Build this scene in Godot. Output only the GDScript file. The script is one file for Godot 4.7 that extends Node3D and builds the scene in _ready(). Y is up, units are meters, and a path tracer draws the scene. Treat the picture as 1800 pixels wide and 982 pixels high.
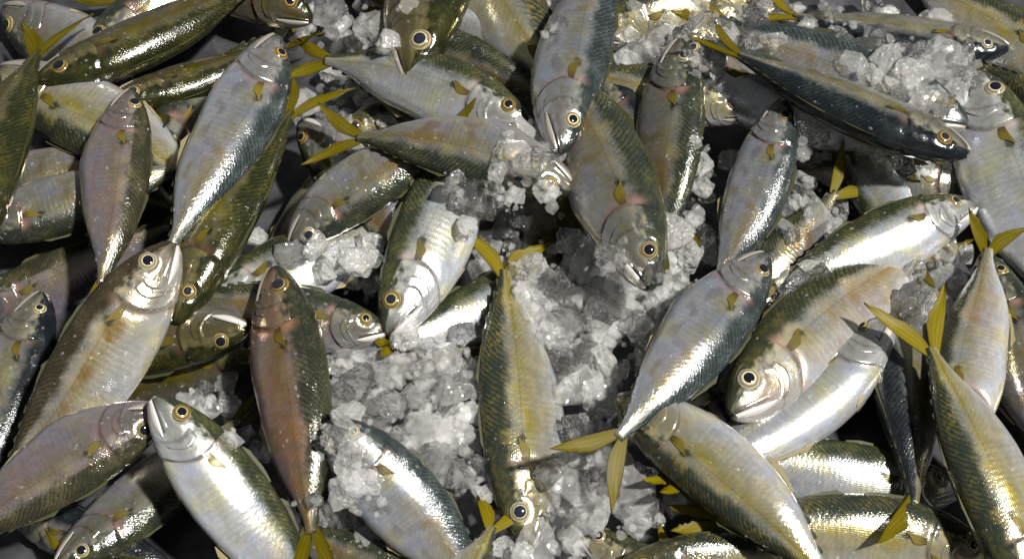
extends Node3D
# A heap of mackerel and crushed ice on a steel market tray, seen from above at a slant.

const PW := 1800.0
const PH := 982.0
const PITCH := 58.0
const DIST := 1.4
const HALF_TAN := 0.1557143

var eye_at: Vector3
var fwd: Vector3
var upv: Vector3
var taken := {}
var skins := []
var templates := []
var M := {}
var rng := RandomNumberGenerator.new()

const XS := [0.0, .03, .08, .15, .22, .30, .40, .50, .60, .70, .80, .88, .95, 1.0]
const YD := [.018, .046, .076, .103, .121, .133, .138, .136, .126, .107, .078, .048, .027, .022]
const YV := [-.022, -.052, -.084, -.112, -.134, -.151, -.160, -.159, -.148, -.125, -.088, -.052, -.028, -.022]
const WZ := [.014, .034, .053, .069, .079, .085, .088, .087, .080, .069, .053, .035, .023, .015]

func _ready() -> void:
	# ---- camera, sky, sun, exposure
	var p := deg_to_rad(PITCH)
	fwd = -Vector3(0, sin(p), cos(p))
	upv = Vector3(0, cos(p), -sin(p))
	eye_at = Vector3(0, 0.04, 0) - fwd * DIST
	var cam := Camera3D.new()
	cam.name = "camera"
	cam.fov = rad_to_deg(2.0 * atan(HALF_TAN))
	cam.near = 0.05
	cam.far = 50.0
	add_child(cam)
	cam.look_at_from_position(eye_at, eye_at + fwd, Vector3.UP)
	cam.current = true
	var env := Environment.new()
	env.background_mode = Environment.BG_SKY
	var sm := ProceduralSkyMaterial.new()
	sm.sky_top_color = Color(0.57, 0.59, 0.61)
	sm.sky_horizon_color = Color(0.80, 0.80, 0.78)
	sm.sky_curve = 0.25
	sm.ground_bottom_color = Color(0.12, 0.11, 0.10)
	sm.ground_horizon_color = Color(0.32, 0.31, 0.29)
	sm.sun_angle_max = 0.0
	sm.energy_multiplier = 1.0
	var sky := Sky.new()
	sky.sky_material = sm
	env.sky = sky
	env.background_energy_multiplier = 0.22
	env.tonemap_mode = Environment.TONE_MAPPER_LINEAR
	env.tonemap_exposure = 2.05
	env.sdfgi_enabled = true
	env.ssao_enabled = true
	env.ssil_enabled = true
	var we := WorldEnvironment.new()
	we.name = "environment"
	we.environment = env
	add_child(we)
	var sun := DirectionalLight3D.new()
	sun.name = "sun"
	sun.light_energy = 1.6
	sun.light_angular_distance = 3.5
	sun.light_color = Color(1.0, 0.985, 0.96)
	sun.shadow_enabled = true
	add_child(sun)
	sun.look_at_from_position(Vector3(0.46, 0.86, 0.16), Vector3.ZERO, Vector3.UP)

	materials()
	tray()
	for k in 5:
		templates.append(make_template(k))
	for row in FISH:
		fish(row)
	ice()

# ------------------------------------------------------------ helpers
func spot(x: float, y: float, h: float) -> Vector3:
	var d := fwd + Vector3.RIGHT * ((x - PW / 2) / (PH / 2) * HALF_TAN) + upv * ((PH / 2 - y) / (PH / 2) * HALF_TAN)
	return eye_at + d * ((h - eye_at.y) / d.y)

func numbered(called: String) -> String:
	var n: int = taken.get(called, 0)
	taken[called] = n + 1
	return called if n == 0 else "%s_%03d" % [called, n]

func tag(o: Node, label: String, category: String, group := "", kind := "") -> void:
	o.set_meta("label", label)
	if category:
		o.set_meta("category", category)
	if group:
		o.set_meta("group", group)
	if kind:
		o.set_meta("kind", kind)

func lin(r: float, g: float, b: float) -> Color:
	return Color(r, g, b).linear_to_srgb()

func curve(t: Array, x: float) -> float:
	if x <= 0.0:
		return t[0]
	for i in range(1, XS.size()):
		if x <= XS[i]:
			var a: float = (x - XS[i - 1]) / (XS[i] - XS[i - 1])
			var m1: float = t[i]
			var m0: float = t[i - 1]
			var mm: float = t[maxi(i - 2, 0)]
			var m2: float = t[mini(i + 1, XS.size() - 1)]
			var d0: float = (m1 - mm) / (XS[i] - XS[maxi(i - 2, 0)]) * (XS[i] - XS[i - 1])
			var d1: float = (m2 - m0) / (XS[mini(i + 1, XS.size() - 1)] - XS[i - 1]) * (XS[i] - XS[i - 1])
			if i == 1:
				d0 = (m1 - m0) * 1.5
			var a2 := a * a
			var a3 := a2 * a
			return m0 * (2 * a3 - 3 * a2 + 1) + d0 * (a3 - 2 * a2 + a) + m1 * (3 * a2 - 2 * a3) + d1 * (a3 - a2)
	return t[XS.size() - 1]

func gill_edge(y: float) -> float:
	return 0.266 - (2.2 * y * y if y > 0 else 6.5 * y * y)

func mouth_y(x: float) -> float:
	return -0.004 - 0.40 * x

const EX := 0.104
const EY := 0.042

# a point of the fish's skin: x along the body, angle from the back (0) to the belly (PI), one side
func surf(x: float, th: float, shape: int) -> Vector3:
	var d := curve(YD, x)
	var v := curve(YV, x)
	var w := curve(WZ, x)
	if shape == 1:
		v *= 1.07
		w *= 0.95
	elif shape == 2:
		d *= 0.96
		v *= 0.94
	elif shape == 3:
		v *= 1.0 + .10 * exp(-pow((x - .38) / .12, 2.0))
		w *= 1.04
	elif shape == 4:
		v *= 1.0 - .10 * exp(-pow((x - .55) / .14, 2.0))
		d *= 1.0 + .05 * exp(-pow((x - .3) / .12, 2.0))
	var yc := (d + v) * 0.5
	var hd := (d - v) * 0.5
	var c := cos(th)
	var s := sin(th)
	var y := yc + hd * c
	var z := w * signf(s) * pow(absf(s), 0.88)
	var k := 0.0
	if x < 0.34:
		var g := x - gill_edge(y)
		if g >= 0.0 and g < 0.035:
			k -= 0.0045 * (1.0 - g / 0.035)
		elif g < 0.0 and g > -0.1:
			k += 0.002 * (1.0 + g / 0.1)
		if x < 0.125:
			var my := (y - mouth_y(x)) / 0.0045
			k -= 0.0035 * exp(-my * my) * clampf((0.125 - x) / 0.02, 0.0, 1.0)
		var r := sqrt((x - EX) * (x - EX) + (y - EY) * (y - EY))
		if r < 0.09 and absf(s) > 0.3:
			k += 0.003 * exp(-pow((r - 0.044) / 0.012, 2.0)) - 0.004 * exp(-pow(r / 0.03, 2.0))
	var n := Vector2(c / maxf(hd, .004), s / maxf(w, .004)).normalized()
	return Vector3(x, y + n.x * k, z + n.y * k)

func surf_n(x: float, th: float, shape: int) -> Vector3:
	var a := surf(x + .004, th, shape) - surf(x - .004, th, shape)
	var b := surf(x, th + .05, shape) - surf(x, th - .05, shape)
	var n := b.cross(a).normalized()
	var s := Vector3(0, cos(th), sin(th))
	return n if n.dot(s) > 0 else -n

func theta_of(x: float, y: float, shape: int) -> float:
	var d := curve(YD, x)
	var v := curve(YV, x)
	if shape == 1:
		v *= 1.07
	elif shape == 2:
		d *= 0.96
		v *= 0.94
	return acos(clampf((y - (d + v) * 0.5) / maxf((d - v) * 0.5, .001), -0.995, 0.995))

func soft_normals(v: PackedVector3Array, idx: PackedInt32Array) -> PackedVector3Array:
	var n := PackedVector3Array()
	n.resize(v.size())
	for i in range(0, idx.size(), 3):
		var a := v[idx[i]]
		var f := (v[idx[i + 2]] - a).cross(v[idx[i + 1]] - a)
		for k in 3:
			n[idx[i + k]] += f
	for i in n.size():
		n[i] = n[i].normalized()
	return n

func commit(v: PackedVector3Array, n: PackedVector3Array, idx: PackedInt32Array, uv = null, col = null) -> ArrayMesh:
	var a := []
	a.resize(Mesh.ARRAY_MAX)
	a[Mesh.ARRAY_VERTEX] = v
	a[Mesh.ARRAY_NORMAL] = n
	a[Mesh.ARRAY_INDEX] = idx
	if uv != null:
		a[Mesh.ARRAY_TEX_UV] = uv
	if col != null:
		a[Mesh.ARRAY_COLOR] = col
	var m := ArrayMesh.new()
	m.add_surface_from_arrays(Mesh.PRIMITIVE_TRIANGLES, a)
	return m

func put(called: String, mesh: Mesh, mat: Material, parent: Node) -> MeshInstance3D:
	var o := MeshInstance3D.new()
	o.name = called
	o.mesh = mesh
	o.material_override = mat
	parent.add_child(o, true)
	return o

# ------------------------------------------------------------ materials
func noise_bytes(seed_: int, freq: float, w: int, h: int, oct := 3, kind := FastNoiseLite.TYPE_SIMPLEX_SMOOTH) -> PackedByteArray:
	var n := FastNoiseLite.new()
	n.seed = seed_
	n.noise_type = kind
	n.frequency = freq
	n.fractal_octaves = oct
	var im := n.get_image(w, h, false, false, true)
	im.convert(Image.FORMAT_L8)
	return im.get_data()

func plain(c: Color, rough: float, metal := 0.0) -> StandardMaterial3D:
	var m := StandardMaterial3D.new()
	m.albedo_color = c
	m.roughness = rough
	m.metallic = metal
	return m

const TW := 512
const TH := 256

func materials() -> void:
	var nA := noise_bytes(3, 0.010, TW, TH, 2)
	var nB := noise_bytes(8, 0.04, TW, TH, 3)
	var nC := noise_bytes(15, 0.25, TW, TH, 2)
	# relief of the skin, shared by all fish: scales, wrinkled back, ribs
	var rel := PackedByteArray()
	rel.resize(TW * TH)
	var met := PackedByteArray()
	met.resize(TW * TH)
	for j in TH:
		var v := (j + .5) / TH
		for i in TW:
			var u := (i + .5) / TW
			var o := j * TW + i
			var a := nA[o] / 255.0 - .5
			var b := nB[o] / 255.0 - .5
			var c := nC[o] / 255.0 - .5
			var back := smoothstep(.44, .30, v + a * .08)
			var tailw := smoothstep(.55, .9, u)
			var chev := sin((u + absf(v - .26) * .10) * 420.0 + b * 9.0) * sin(v * 130.0 + a * 9.0)
			var ribs := sin(u * TAU * 44.0 + v * 5.0 + b * 2.0) * smoothstep(.28, .36, u) * smoothstep(.74, .55, u) * smoothstep(.34, .44, v) * smoothstep(.86, .7, v)
			var herr := sin((u - absf(v - .38) * .30) * 300.0 + b * 4.0) * smoothstep(.30, .42, u) * smoothstep(.72, .5, v)
			var head := smoothstep(.27, .22, u)
			var h := .5 + c * lerpf(.14, .22, back) + b * lerpf(.04, .16, back)
			h += chev * .24 * maxf(back, tailw * .5) * (1.0 - head) * smoothstep(-.25, .3, a + b * .5)
			h += ribs * .045 + herr * .06 * smoothstep(.35, .9, u)
			h += sin(u * TAU * 96.0 + v * TAU * 30.0) * sin(u * TAU * 96.0 - v * TAU * 30.0) * .09 * (1.0 - head)
			h += b * .25 * head
			rel[o] = int(clampf(h, 0, 1) * 255)
			var mt := lerpf(.74, .22, smoothstep(.47, .30, v + a * .05))
			met[o] = int(clampf(mt * (1.0 + b * .12), 0, 1) * 255)
	M.relief = ImageTexture.create_from_image(Image.create_from_data(TW, TH, false, Image.FORMAT_L8, rel))
	M.metal = ImageTexture.create_from_image(Image.create_from_data(TW, TH, false, Image.FORMAT_L8, met))
	# columns of the skin in body measures
	var ycol := PackedFloat32Array()
	var hcol := PackedFloat32Array()
	for i in TW:
		var u := (i + .5) / TW
		ycol.append((curve(YD, u) + curve(YV, u)) * .5)
		hcol.append((curve(YD, u) - curve(YV, u)) * .5)
	for k in SKINS.size():
		skins.append(skin(SKINS[k], k, nA, nB, nC, ycol, hcol))
	var fin := plain(Color.WHITE, .5)
	fin.vertex_color_use_as_albedo = true
	fin.backlight_enabled = true
	fin.backlight = Color(.75, .72, .45)
	fin.metallic_specular = .3
	fin.transparency = BaseMaterial3D.TRANSPARENCY_ALPHA
	fin.albedo_color = Color(1, 1, 1, .82)
	M.fin = fin
	var iris := plain(Color.WHITE, .12)
	iris.vertex_color_use_as_albedo = true
	M.iris = iris
	M.pupil = plain(lin(.004, .005, .009), .05)
	var ball := SphereMesh.new()
	ball.radius = 1.0
	ball.height = 1.4
	ball.radial_segments = 8
	ball.rings = 5
	M.drop_mesh = ball
	var wt := plain(Color(1, 1, 1, .06), .03)
	wt.transparency = BaseMaterial3D.TRANSPARENCY_ALPHA
	M.water = wt
	M.pupil_dull = plain(lin(.010, .012, .019), .10)
	M.rim = plain(lin(.03, .028, .018), .25)
	M.jaw = plain(lin(.36, .34, .32), .28, .2)
	M.jaw_dark = plain(lin(.19, .175, .15), .3, .2)
	M.eye_mesh = []
	for k in 5:
		var w: float = [.42, .24, .34, .28, .46][k]
		var gold := Color(w, w * [.84, .68, .78, .76, .88][k], w * [.48, .22, .36, .30, .58][k])
		M.eye_mesh.append(dome(.44, 1.0, .66, 9, [Color(.08, .06, .02), gold * 1.1, gold * .6, gold * .28, gold * .18, gold * .3, gold * .75, gold * .2, Color(.02, .018, .012)]))
	M.pupil_mesh = dome(.0, .52, .70, 5, [Color.BLACK, Color.BLACK])
	M.rim_mesh = dome(.97, 1.16, .60, 3, [Color.BLACK, Color.BLACK])
	var mi := plain(Color(.95, .95, .95, .02), .02)
	mi.transparency = BaseMaterial3D.TRANSPARENCY_ALPHA
	mi.refraction_enabled = true
	mi.refraction_scale = 0.031
	M.ice = mi
	var pit := NoiseTexture2D.new()
	var pn := FastNoiseLite.new()
	pn.seed = 31
	pn.frequency = .035
	pn.fractal_octaves = 4
	pit.noise = pn
	pit.width = 256
	pit.height = 256
	pit.seamless = true
	mi.heightmap_enabled = true
	mi.heightmap_texture = pit
	mi.heightmap_scale = .035
	mi.uv1_triplanar = true
	mi.uv1_world_triplanar = true
	mi.uv1_scale = Vector3.ONE * 22.0
	var md: StandardMaterial3D = mi.duplicate()
	md.albedo_color = Color(.92, .92, .91, .15)
	md.heightmap_scale = .10
	md.roughness = .06
	M.cloudy = md
	var ms: StandardMaterial3D = mi.duplicate()
	ms.refraction_enabled = false
	ms.albedo_color = Color(.93, .93, .92, .10)
	M.shell = ms
	var mf := plain(Color(.88, .88, .87, .08), .06)
	mf.transparency = BaseMaterial3D.TRANSPARENCY_ALPHA
	M.frost = mf

func skin(p: Dictionary, k: int, nA: PackedByteArray, nB: PackedByteArray, nC: PackedByteArray, ycol: PackedFloat32Array, hcol: PackedFloat32Array) -> ImageTexture:
	var px := PackedByteArray()
	px.resize(TW * TH * 3)
	var back: Vector3 = p.back
	var back2: Vector3 = p.back2
	var stripe: Vector3 = p.stripe
	var flank: Vector3 = p.flank
	var belly: Vector3 = p.belly
	var blot: Vector3 = p.blot
	var rose: Vector3 = p.rose
	var sk: float = p.sk
	var bk: float = p.bk
	var rk: float = p.rk
	var sh := k * 57
	for j in TH:
		var v := (j + .5) / TH
		var cv := cos(PI * v)
		for i in TW:
			var u := (i + .5) / TW
			var o := j * TW + i
			var o2 := ((j + sh) % TH) * TW + (i + sh * 3) % TW
			var a := nA[o2] / 255.0 - .5
			var b := nB[o2] / 255.0 - .5
			var c := nC[o] / 255.0 - .5
			var a2 := nA[((j + sh * 2 + 90) % TH) * TW + (i + 200 + sh) % TW] / 255.0 - .5
			var y := ycol[i] + hcol[i] * cv
			var vv := v + a * .035 + b * .035 + c * .03
			var bm := smoothstep(.49, .27, vv + .05 * a2)
			var wm := smoothstep(.58, .84, vv)
			var g := u - gill_edge(y)
			var trunk := smoothstep(-.004, .01, g)
			var col := flank.lerp(belly, wm)
			# dusky ribs and cloudy patches on the flank
			var scl := sin(u * TAU * 96.0 + v * TAU * 30.0) * sin(u * TAU * 96.0 - v * TAU * 30.0)
			var rib := sin(u * TAU * 44.0 + v * 5.0 + b * 3.0) * smoothstep(.3, .36, u) * smoothstep(.72, .55, u) * smoothstep(.34, .44, v) * smoothstep(.82, .68, v)
			col *= 1.0 + rib * .07 + a2 * .22
			var irid := clampf(a * 2.2, -1, 1)
			col = col * (Vector3(1.04, 1.0, .70) if irid > 0 else Vector3(.90, .98, 1.14)).lerp(Vector3.ONE, 1.0 - absf(irid))
			col = col.lerp(blot, bk * trunk * smoothstep(.04, .30, a2 + b * .08) * smoothstep(.9, .6, v))
			var st := exp(-pow((vv - .46) / .085, 2.0)) * sk * clampf(.8 + b * .7 + a2 * .8, 0, 1.2) * smoothstep(.24, .34, u)
			col = col.lerp(stripe, clampf(st, 0, .95))
			# rear part takes the stripe's colour
			col = col.lerp(stripe, clampf(sk * smoothstep(.72, 1.0, u) * (.55 + b) * smoothstep(.9, .6, v), 0, 1))
			var wv := smoothstep(-.2, .5, sin((u + absf(v - .2) * .16) * 210.0 + b * 9.0 + a * 6.0) * (.6 + .8 * sin(v * 46.0 + b * 6.0)))
			var herr := sin((u - absf(v - .38) * .30) * 300.0 + b * 4.0)
			var hz := smoothstep(.30, .42, u) * smoothstep(.72, .5, v)
			var bc := back.lerp(back2, clampf(wv * .36 * smoothstep(-.3, .3, a2 + a) + b * .5 + a * .6 + c * .14 + scl * .10 + herr * .22 * hz + .12, 0, 1))
			col = col.lerp(bc, bm)
			var ll := (v - .375 - .10 * u) / .006
			col *= 1.0 - .22 * exp(-ll * ll) * trunk
			# head
			if g < .05:
				var hc := flank.lerp(belly, smoothstep(.55, .8, v)) * .78
				hc = hc.lerp(stripe, clampf(.36 * sk + b * .9 * sk, 0, .6) * smoothstep(.75, .5, v))
				hc = hc.lerp(bc, smoothstep(.42, .27, v + b * .14))
				hc = hc.lerp(back, smoothstep(.07, .0, u) * smoothstep(.7, .5, v) * .7)
				hc = hc.lerp(rose, rk * smoothstep(-.1, .35, a2 + b * .3) * smoothstep(.34, .48, v))
				var pre := (g + .085 + b * .012) / .006
				hc *= 1.0 - .35 * exp(-pre * pre) * smoothstep(.95, .8, v) * smoothstep(.2, .32, v)
				col = hc.lerp(col, trunk)
				# gill slit and the rosy skin behind it
				var gs := (g - .004) / .0055
				col *= 1.0 - .5 * exp(-gs * gs) * smoothstep(.18, .3, v)
				if g > 0:
					col = col.lerp(rose, clampf((.25 + rk) * smoothstep(.05, .008, g) * smoothstep(.2, .35, v) * (.9 + a2), 0, .9))
				if u < .122:
					var my := (y - mouth_y(u)) / .004
					col *= 1.0 - .75 * exp(-my * my)
			else:
				var pk := Vector2((u - .66) / .16, (v - .52) / .20).length_squared()
				col = col.lerp(rose, clampf(rk * (exp(-pk) * 1.6 * (.8 + b) + smoothstep(-.05, .4, a2) * .6) * (1.0 - bm), 0, .8))
			# dark blotch under the fin's root and on the back
			var bl := Vector2((u - .345) / .03, (v - .40) / .05).length()
			col = col.lerp(back, smoothstep(1.0, .3, bl + b) * .75)
			col *= 1.0 + c * .18 + scl * .12 * trunk + herr * .10 * hz * smoothstep(.4, .8, u)
			var q := Color(maxf(col.x, .004), maxf(col.y, .004), maxf(col.z, .004)).linear_to_srgb()
			px[o * 3] = clampi(int(q.r * 255), 0, 255)
			px[o * 3 + 1] = clampi(int(q.g * 255), 0, 255)
			px[o * 3 + 2] = clampi(int(q.b * 255), 0, 255)
	return ImageTexture.create_from_image(Image.create_from_data(TW, TH, false, Image.FORMAT_RGB8, px))

func skin_material(k: int, tint: float, shine: float) -> StandardMaterial3D:
	var m := StandardMaterial3D.new()
	m.albedo_texture = skins[k]
	m.albedo_color = lin(minf(tint * .9, 1.0), minf(tint * .9, 1.0), minf(tint * .9, 1.0))
	m.metallic = 1.0
	m.metallic_texture = M.metal
	m.roughness = shine
	m.metallic_specular = .45
	m.clearcoat_enabled = true
	m.clearcoat = .25
	m.clearcoat_roughness = .12
	m.heightmap_enabled = true
	m.heightmap_texture = M.relief
	m.heightmap_scale = .05
	return m

# linear base colours of the skins
const SKINS := [
	{"back": Vector3(0.0158, 0.0216, 0.0216), "back2": Vector3(0.062, 0.075, 0.075), "stripe": Vector3(.23, .19, .035), "flank": Vector3(0.308, 0.324, 0.355), "belly": Vector3(0.448, 0.460, 0.480), "blot": Vector3(0.150, 0.156, 0.177), "rose": Vector3(.38, .21, .18), "sk": .58, "bk": .6, "rk": .12},
	{"back": Vector3(0.0101, 0.0122, 0.0043), "back2": Vector3(0.05, 0.046, 0.008), "stripe": Vector3(.135, .115, .008), "flank": Vector3(0.170, 0.153, 0.102), "belly": Vector3(0.323, 0.297, 0.246), "blot": Vector3(0.060, 0.055, 0.017), "rose": Vector3(.18, .08, .04), "sk": .95, "bk": .6, "rk": .10},
	{"back": Vector3(0.0173, 0.023, 0.0173), "back2": Vector3(0.115, 0.095, 0.02), "stripe": Vector3(.33, .265, .03), "flank": Vector3(0.426, 0.406, 0.330), "belly": Vector3(0.630, 0.630, 0.635), "blot": Vector3(0.246, 0.205, 0.082), "rose": Vector3(.40, .27, .18), "sk": .85, "bk": .35, "rk": .04},
	{"back": Vector3(0.0216, 0.0216, 0.013), "back2": Vector3(0.075, 0.066, 0.03), "stripe": Vector3(.21, .165, .04), "flank": Vector3(0.257, 0.230, 0.246), "belly": Vector3(0.353, 0.322, 0.340), "blot": Vector3(0.187, 0.151, 0.166), "rose": Vector3(.36, .22, .20), "sk": .6, "bk": .4, "rk": .22},
	{"back": Vector3(0.0187, 0.0245, 0.0144), "back2": Vector3(0.085, 0.08, 0.026), "stripe": Vector3(.30, .245, .035), "flank": Vector3(0.517, 0.536, 0.560), "belly": Vector3(0.769, 0.783, 0.801), "blot": Vector3(0.319, 0.323, 0.336), "rose": Vector3(.50, .38, .34), "sk": .5, "bk": .35, "rk": .06},
	{"back": Vector3(0.0058, 0.0079, 0.0108), "back2": Vector3(0.0245, 0.0302, 0.0302), "stripe": Vector3(.27, .235, .08), "flank": Vector3(0.304, 0.300, 0.280), "belly": Vector3(0.408, 0.399, 0.374), "blot": Vector3(0.040, 0.048, 0.052), "rose": Vector3(.22, .13, .09), "sk": .75, "bk": .5, "rk": .06},
	{"back": Vector3(0.0144, 0.0187, 0.0144), "back2": Vector3(0.068, 0.066, 0.026), "stripe": Vector3(.20, .17, .022), "flank": Vector3(0.241, 0.244, 0.253), "belly": Vector3(0.388, 0.381, 0.377), "blot": Vector3(0.137, 0.122, 0.058), "rose": Vector3(.33, .17, .15), "sk": .8, "bk": .7, "rk": .16},
	{"back": Vector3(0.0245, 0.0194, 0.0108), "back2": Vector3(0.0612, 0.0504, 0.0274), "stripe": Vector3(.26, .17, .04), "flank": Vector3(0.475, 0.462, 0.400), "belly": Vector3(0.684, 0.668, 0.616), "blot": Vector3(0.317, 0.317, 0.290), "rose": Vector3(.36, .21, .13), "sk": .85, "bk": .3, "rk": .06},
	{"back": Vector3(0.0158, 0.018, 0.0115), "back2": Vector3(0.065, 0.06, 0.035), "stripe": Vector3(.20, .14, .02), "flank": Vector3(0.27, 0.205, 0.18), "belly": Vector3(0.344, 0.288, 0.276), "blot": Vector3(0.203, 0.140, 0.094), "rose": Vector3(.36, .16, .09), "sk": .75, "bk": .4, "rk": .34},
	{"back": Vector3(0.0187, 0.023, 0.013), "back2": Vector3(0.085, 0.075, 0.022), "stripe": Vector3(.32, .255, .05), "flank": Vector3(0.519, 0.511, 0.483), "belly": Vector3(0.724, 0.718, 0.703), "blot": Vector3(0.327, 0.310, 0.258), "rose": Vector3(.54, .30, .22), "sk": .75, "bk": .3, "rk": .22},
]

# ------------------------------------------------------------ the tray
func tray() -> void:
	var st := SurfaceTool.new()
	st.begin(Mesh.PRIMITIVE_TRIANGLES)
	var n := FastNoiseLite.new()
	n.seed = 5
	n.frequency = 6.0
	var q := 40
	for i in q + 1:
		for j in q + 1:
			var x := -1.1 + 2.2 * i / q
			var z := -0.8 + 1.6 * j / q
			st.set_uv(Vector2(x, z) * 3.0)
			st.add_vertex(Vector3(x, n.get_noise_2d(x, z) * .0015 - .002, z))
	for i in q:
		for j in q:
			var a := i * (q + 1) + j
			for t in [a, a + q + 1, a + 1, a + 1, a + q + 1, a + q + 2]:
				st.add_index(t)
	st.generate_normals()
	var m := plain(lin(.11, .11, .12), .38, .7)
	var t := NoiseTexture2D.new()
	var fn := FastNoiseLite.new()
	fn.seed = 77
	fn.frequency = .02
	t.noise = fn
	t.width = 512
	t.height = 512
	t.seamless = true
	var gr := Gradient.new()
	gr.set_color(0, Color(.55, .55, .56))
	gr.set_color(1, Color(1, 1, 1))
	t.color_ramp = gr
	m.albedo_texture = t
	var o := put("tray_surface", st.commit(), m, self)
	tag(o, "bare grey steel tray showing between the fish", "tray", "", "structure")

# ------------------------------------------------------------ one fish: templates of its parts, in body lengths
const RINGS := 92
const ROUND := 48

func make_template(shape: int) -> Dictionary:
	var T := {}
	# body
	var v := PackedVector3Array()
	var uv := PackedVector2Array()
	var idx := PackedInt32Array()
	var bump := FastNoiseLite.new()
	bump.seed = 40 + shape
	bump.frequency = 2.2
	for i in RINGS + 1:
		var t := float(i) / RINGS
		var x := lerpf(t * t * .45 + t * .10, t, smoothstep(0.0, 1.0, t)) if true else t
		x = maxf(x, .0008)
		for j in ROUND:
			var th := TAU * j / ROUND
			var s := surf(x, th, shape)
			var dent := bump.get_noise_3d(x * 1.3, s.y * 2.0, s.z * 2.0) * .004 * smoothstep(.25, .4, x)
			s.y += cos(th) * dent
			s.z += sin(th) * dent
			v.append(s)
			var w := float(j) / ROUND * 2.0
			uv.append(Vector2(x, w if w <= 1.0 else 2.0 - w))
	for i in RINGS:
		for j in ROUND:
			var a := i * ROUND + j
			var b := i * ROUND + (j + 1) % ROUND
			idx.append_array([a, b, a + ROUND, b, b + ROUND, a + ROUND])
	for e in 2:
		var c := v.size()
		var ring := 0 if e == 0 else RINGS * ROUND
		v.append(Vector3(-.004 if e == 0 else 1.004, (v[ring].y + v[ring + ROUND / 2].y) * .5, 0))
		uv.append(Vector2(.002 if e == 0 else .998, .5))
		for j in ROUND:
			var a := ring + j
			var b := ring + (j + 1) % ROUND
			idx.append_array([c, b, a] if e == 0 else [c, a, b])
	T.body = {"v": v, "uv": uv, "i": idx}
	# gill covers: plates that stand off the body at their rear edge
	for side in [1, -1]:
		T["gill%d" % side] = patch(shape, side, 14, 18, func(a: float, b: float) -> Array:
			var y := lerpf(.070, -.098, b)
			var xg := gill_edge(y)
			var x := lerpf(xg - .115, xg + .004, a)
			var off := .0004 + .0030 * a * a
			if a >= .999:
				off = -.002
			if b < .01 or b > .99:
				off = minf(off, .0002)
			return [x, y, off])
		T["cheek%d" % side] = patch(shape, side, 10, 14, func(a: float, b: float) -> Array:
			var y := lerpf(.030, -.075, b)
			var xg := gill_edge(y) - .062 + .014 * sin(b * PI)
			var x := lerpf(xg - .05, xg, a)
			var off := .0036 + .0020 * a * a
			if a >= .999 or b < .01 or b > .99:
				off = .0002
			return [x, y, off * smoothstep(0.0, .25, a) + .0002])
		T["jaw%d" % side] = patch(shape, side, 10, 5, func(a: float, b: float) -> Array:
			var x := lerpf(.002, .128, a)
			var wd := .023 * sin(PI * clampf(.18 + a * .75, 0, 1))
			var y := mouth_y(x) - .003 - wd * b
			return [x, y, .0035 * sin(PI * clampf(b * .9 + .05, 0, 1)) + .0005])
		T["lip%d" % side] = patch(shape, side, 10, 4, func(a: float, b: float) -> Array:
			var x := lerpf(.004, .112, a)
			var wd := .006 + .014 * a
			var y := mouth_y(x) + .002 + wd * b
			return [x, y, .0028 * sin(PI * clampf(b * .9 + .05, 0, 1)) + .0004])
		T["pectoral%d" % side] = patch(shape, side, 10, 7, func(a: float, b: float) -> Array:
			var x := .270 + .088 * a * (1.0 - .25 * absf(b - .25))
			var wd := .014 + .019 * sin(PI * minf(a * .62 + .1, 1.0))
			if a > .75:
				wd *= 1.0 - .7 * (a - .75) / .25
			var y := .030 - wd * b + .012 * a
			return [x, y, .0018 + .003 * a + .0008 * sin(b * 18.0)])
		T["pelvic%d" % side] = patch(shape, side, 7, 4, func(a: float, b: float) -> Array:
			var x := .30 + .045 * a
			var y: float = curve(YV, x) * (.95 - .07 * b * sin(PI * (.2 + .7 * a)))
			return [x, y, .002 + .003 * a])
	# fins along the back and belly
	T.dorsal = blade([[.33, .0], [.35, .010], [.38, .008], [.42, .010], [.46, .006], [.49, .002]], 1, YD)
	T.second = blade([[.56, .0], [.58, .013], [.60, .009], [.63, .008], [.66, .004], [.70, .003]], 1, YD)
	T.anal = blade([[.55, .0], [.575, .014], [.60, .009], [.63, .008], [.66, .004], [.70, .003]], -1, YV)
	var fl := {"v": PackedVector3Array(), "i": PackedInt32Array()}
	for k in 5:
		for s in [1, -1]:
			var x := .73 + .05 * k
			var b := blade([[x, .0], [x + .020, .008], [x + .032, .007], [x + .026, .0]], s, YD if s > 0 else YV)
			var n0: int = fl.v.size()
			fl.v.append_array(b.v)
			for q in b.i:
				fl.i.append(q + n0)
	T.finlets = fl
	var th := theta_of(EX, EY, shape)
	T.eye_p = surf(EX, th, shape)
	T.eye_n = surf_n(EX, th, shape)
	for key in T:
		if T[key] is Dictionary:
			T[key].n = soft_normals(T[key].v, T[key].i)
			if not T[key].has("uv"):
				T[key].uv = null
	return T

func patch(shape: int, side: int, na: int, nb: int, f: Callable) -> Dictionary:
	var v := PackedVector3Array()
	var uv := PackedVector2Array()
	var idx := PackedInt32Array()
	for i in na + 1:
		for j in nb + 1:
			var r: Array = f.call(float(i) / na, float(j) / nb)
			var x: float = r[0]
			var th := theta_of(x, r[1], shape)
			var q: Vector3 = surf(x, th, shape) + surf_n(x, th, shape) * float(r[2])
			q.z *= side
			v.append(q)
			uv.append(Vector2(x, th / PI))
	for i in na:
		for j in nb:
			var a := i * (nb + 1) + j
			var b := a + nb + 1
			if side > 0:
				idx.append_array([a, a + 1, b, a + 1, b + 1, b])
			else:
				idx.append_array([a, b, a + 1, a + 1, b, b + 1])
	return {"v": v, "uv": uv, "i": idx}

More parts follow.
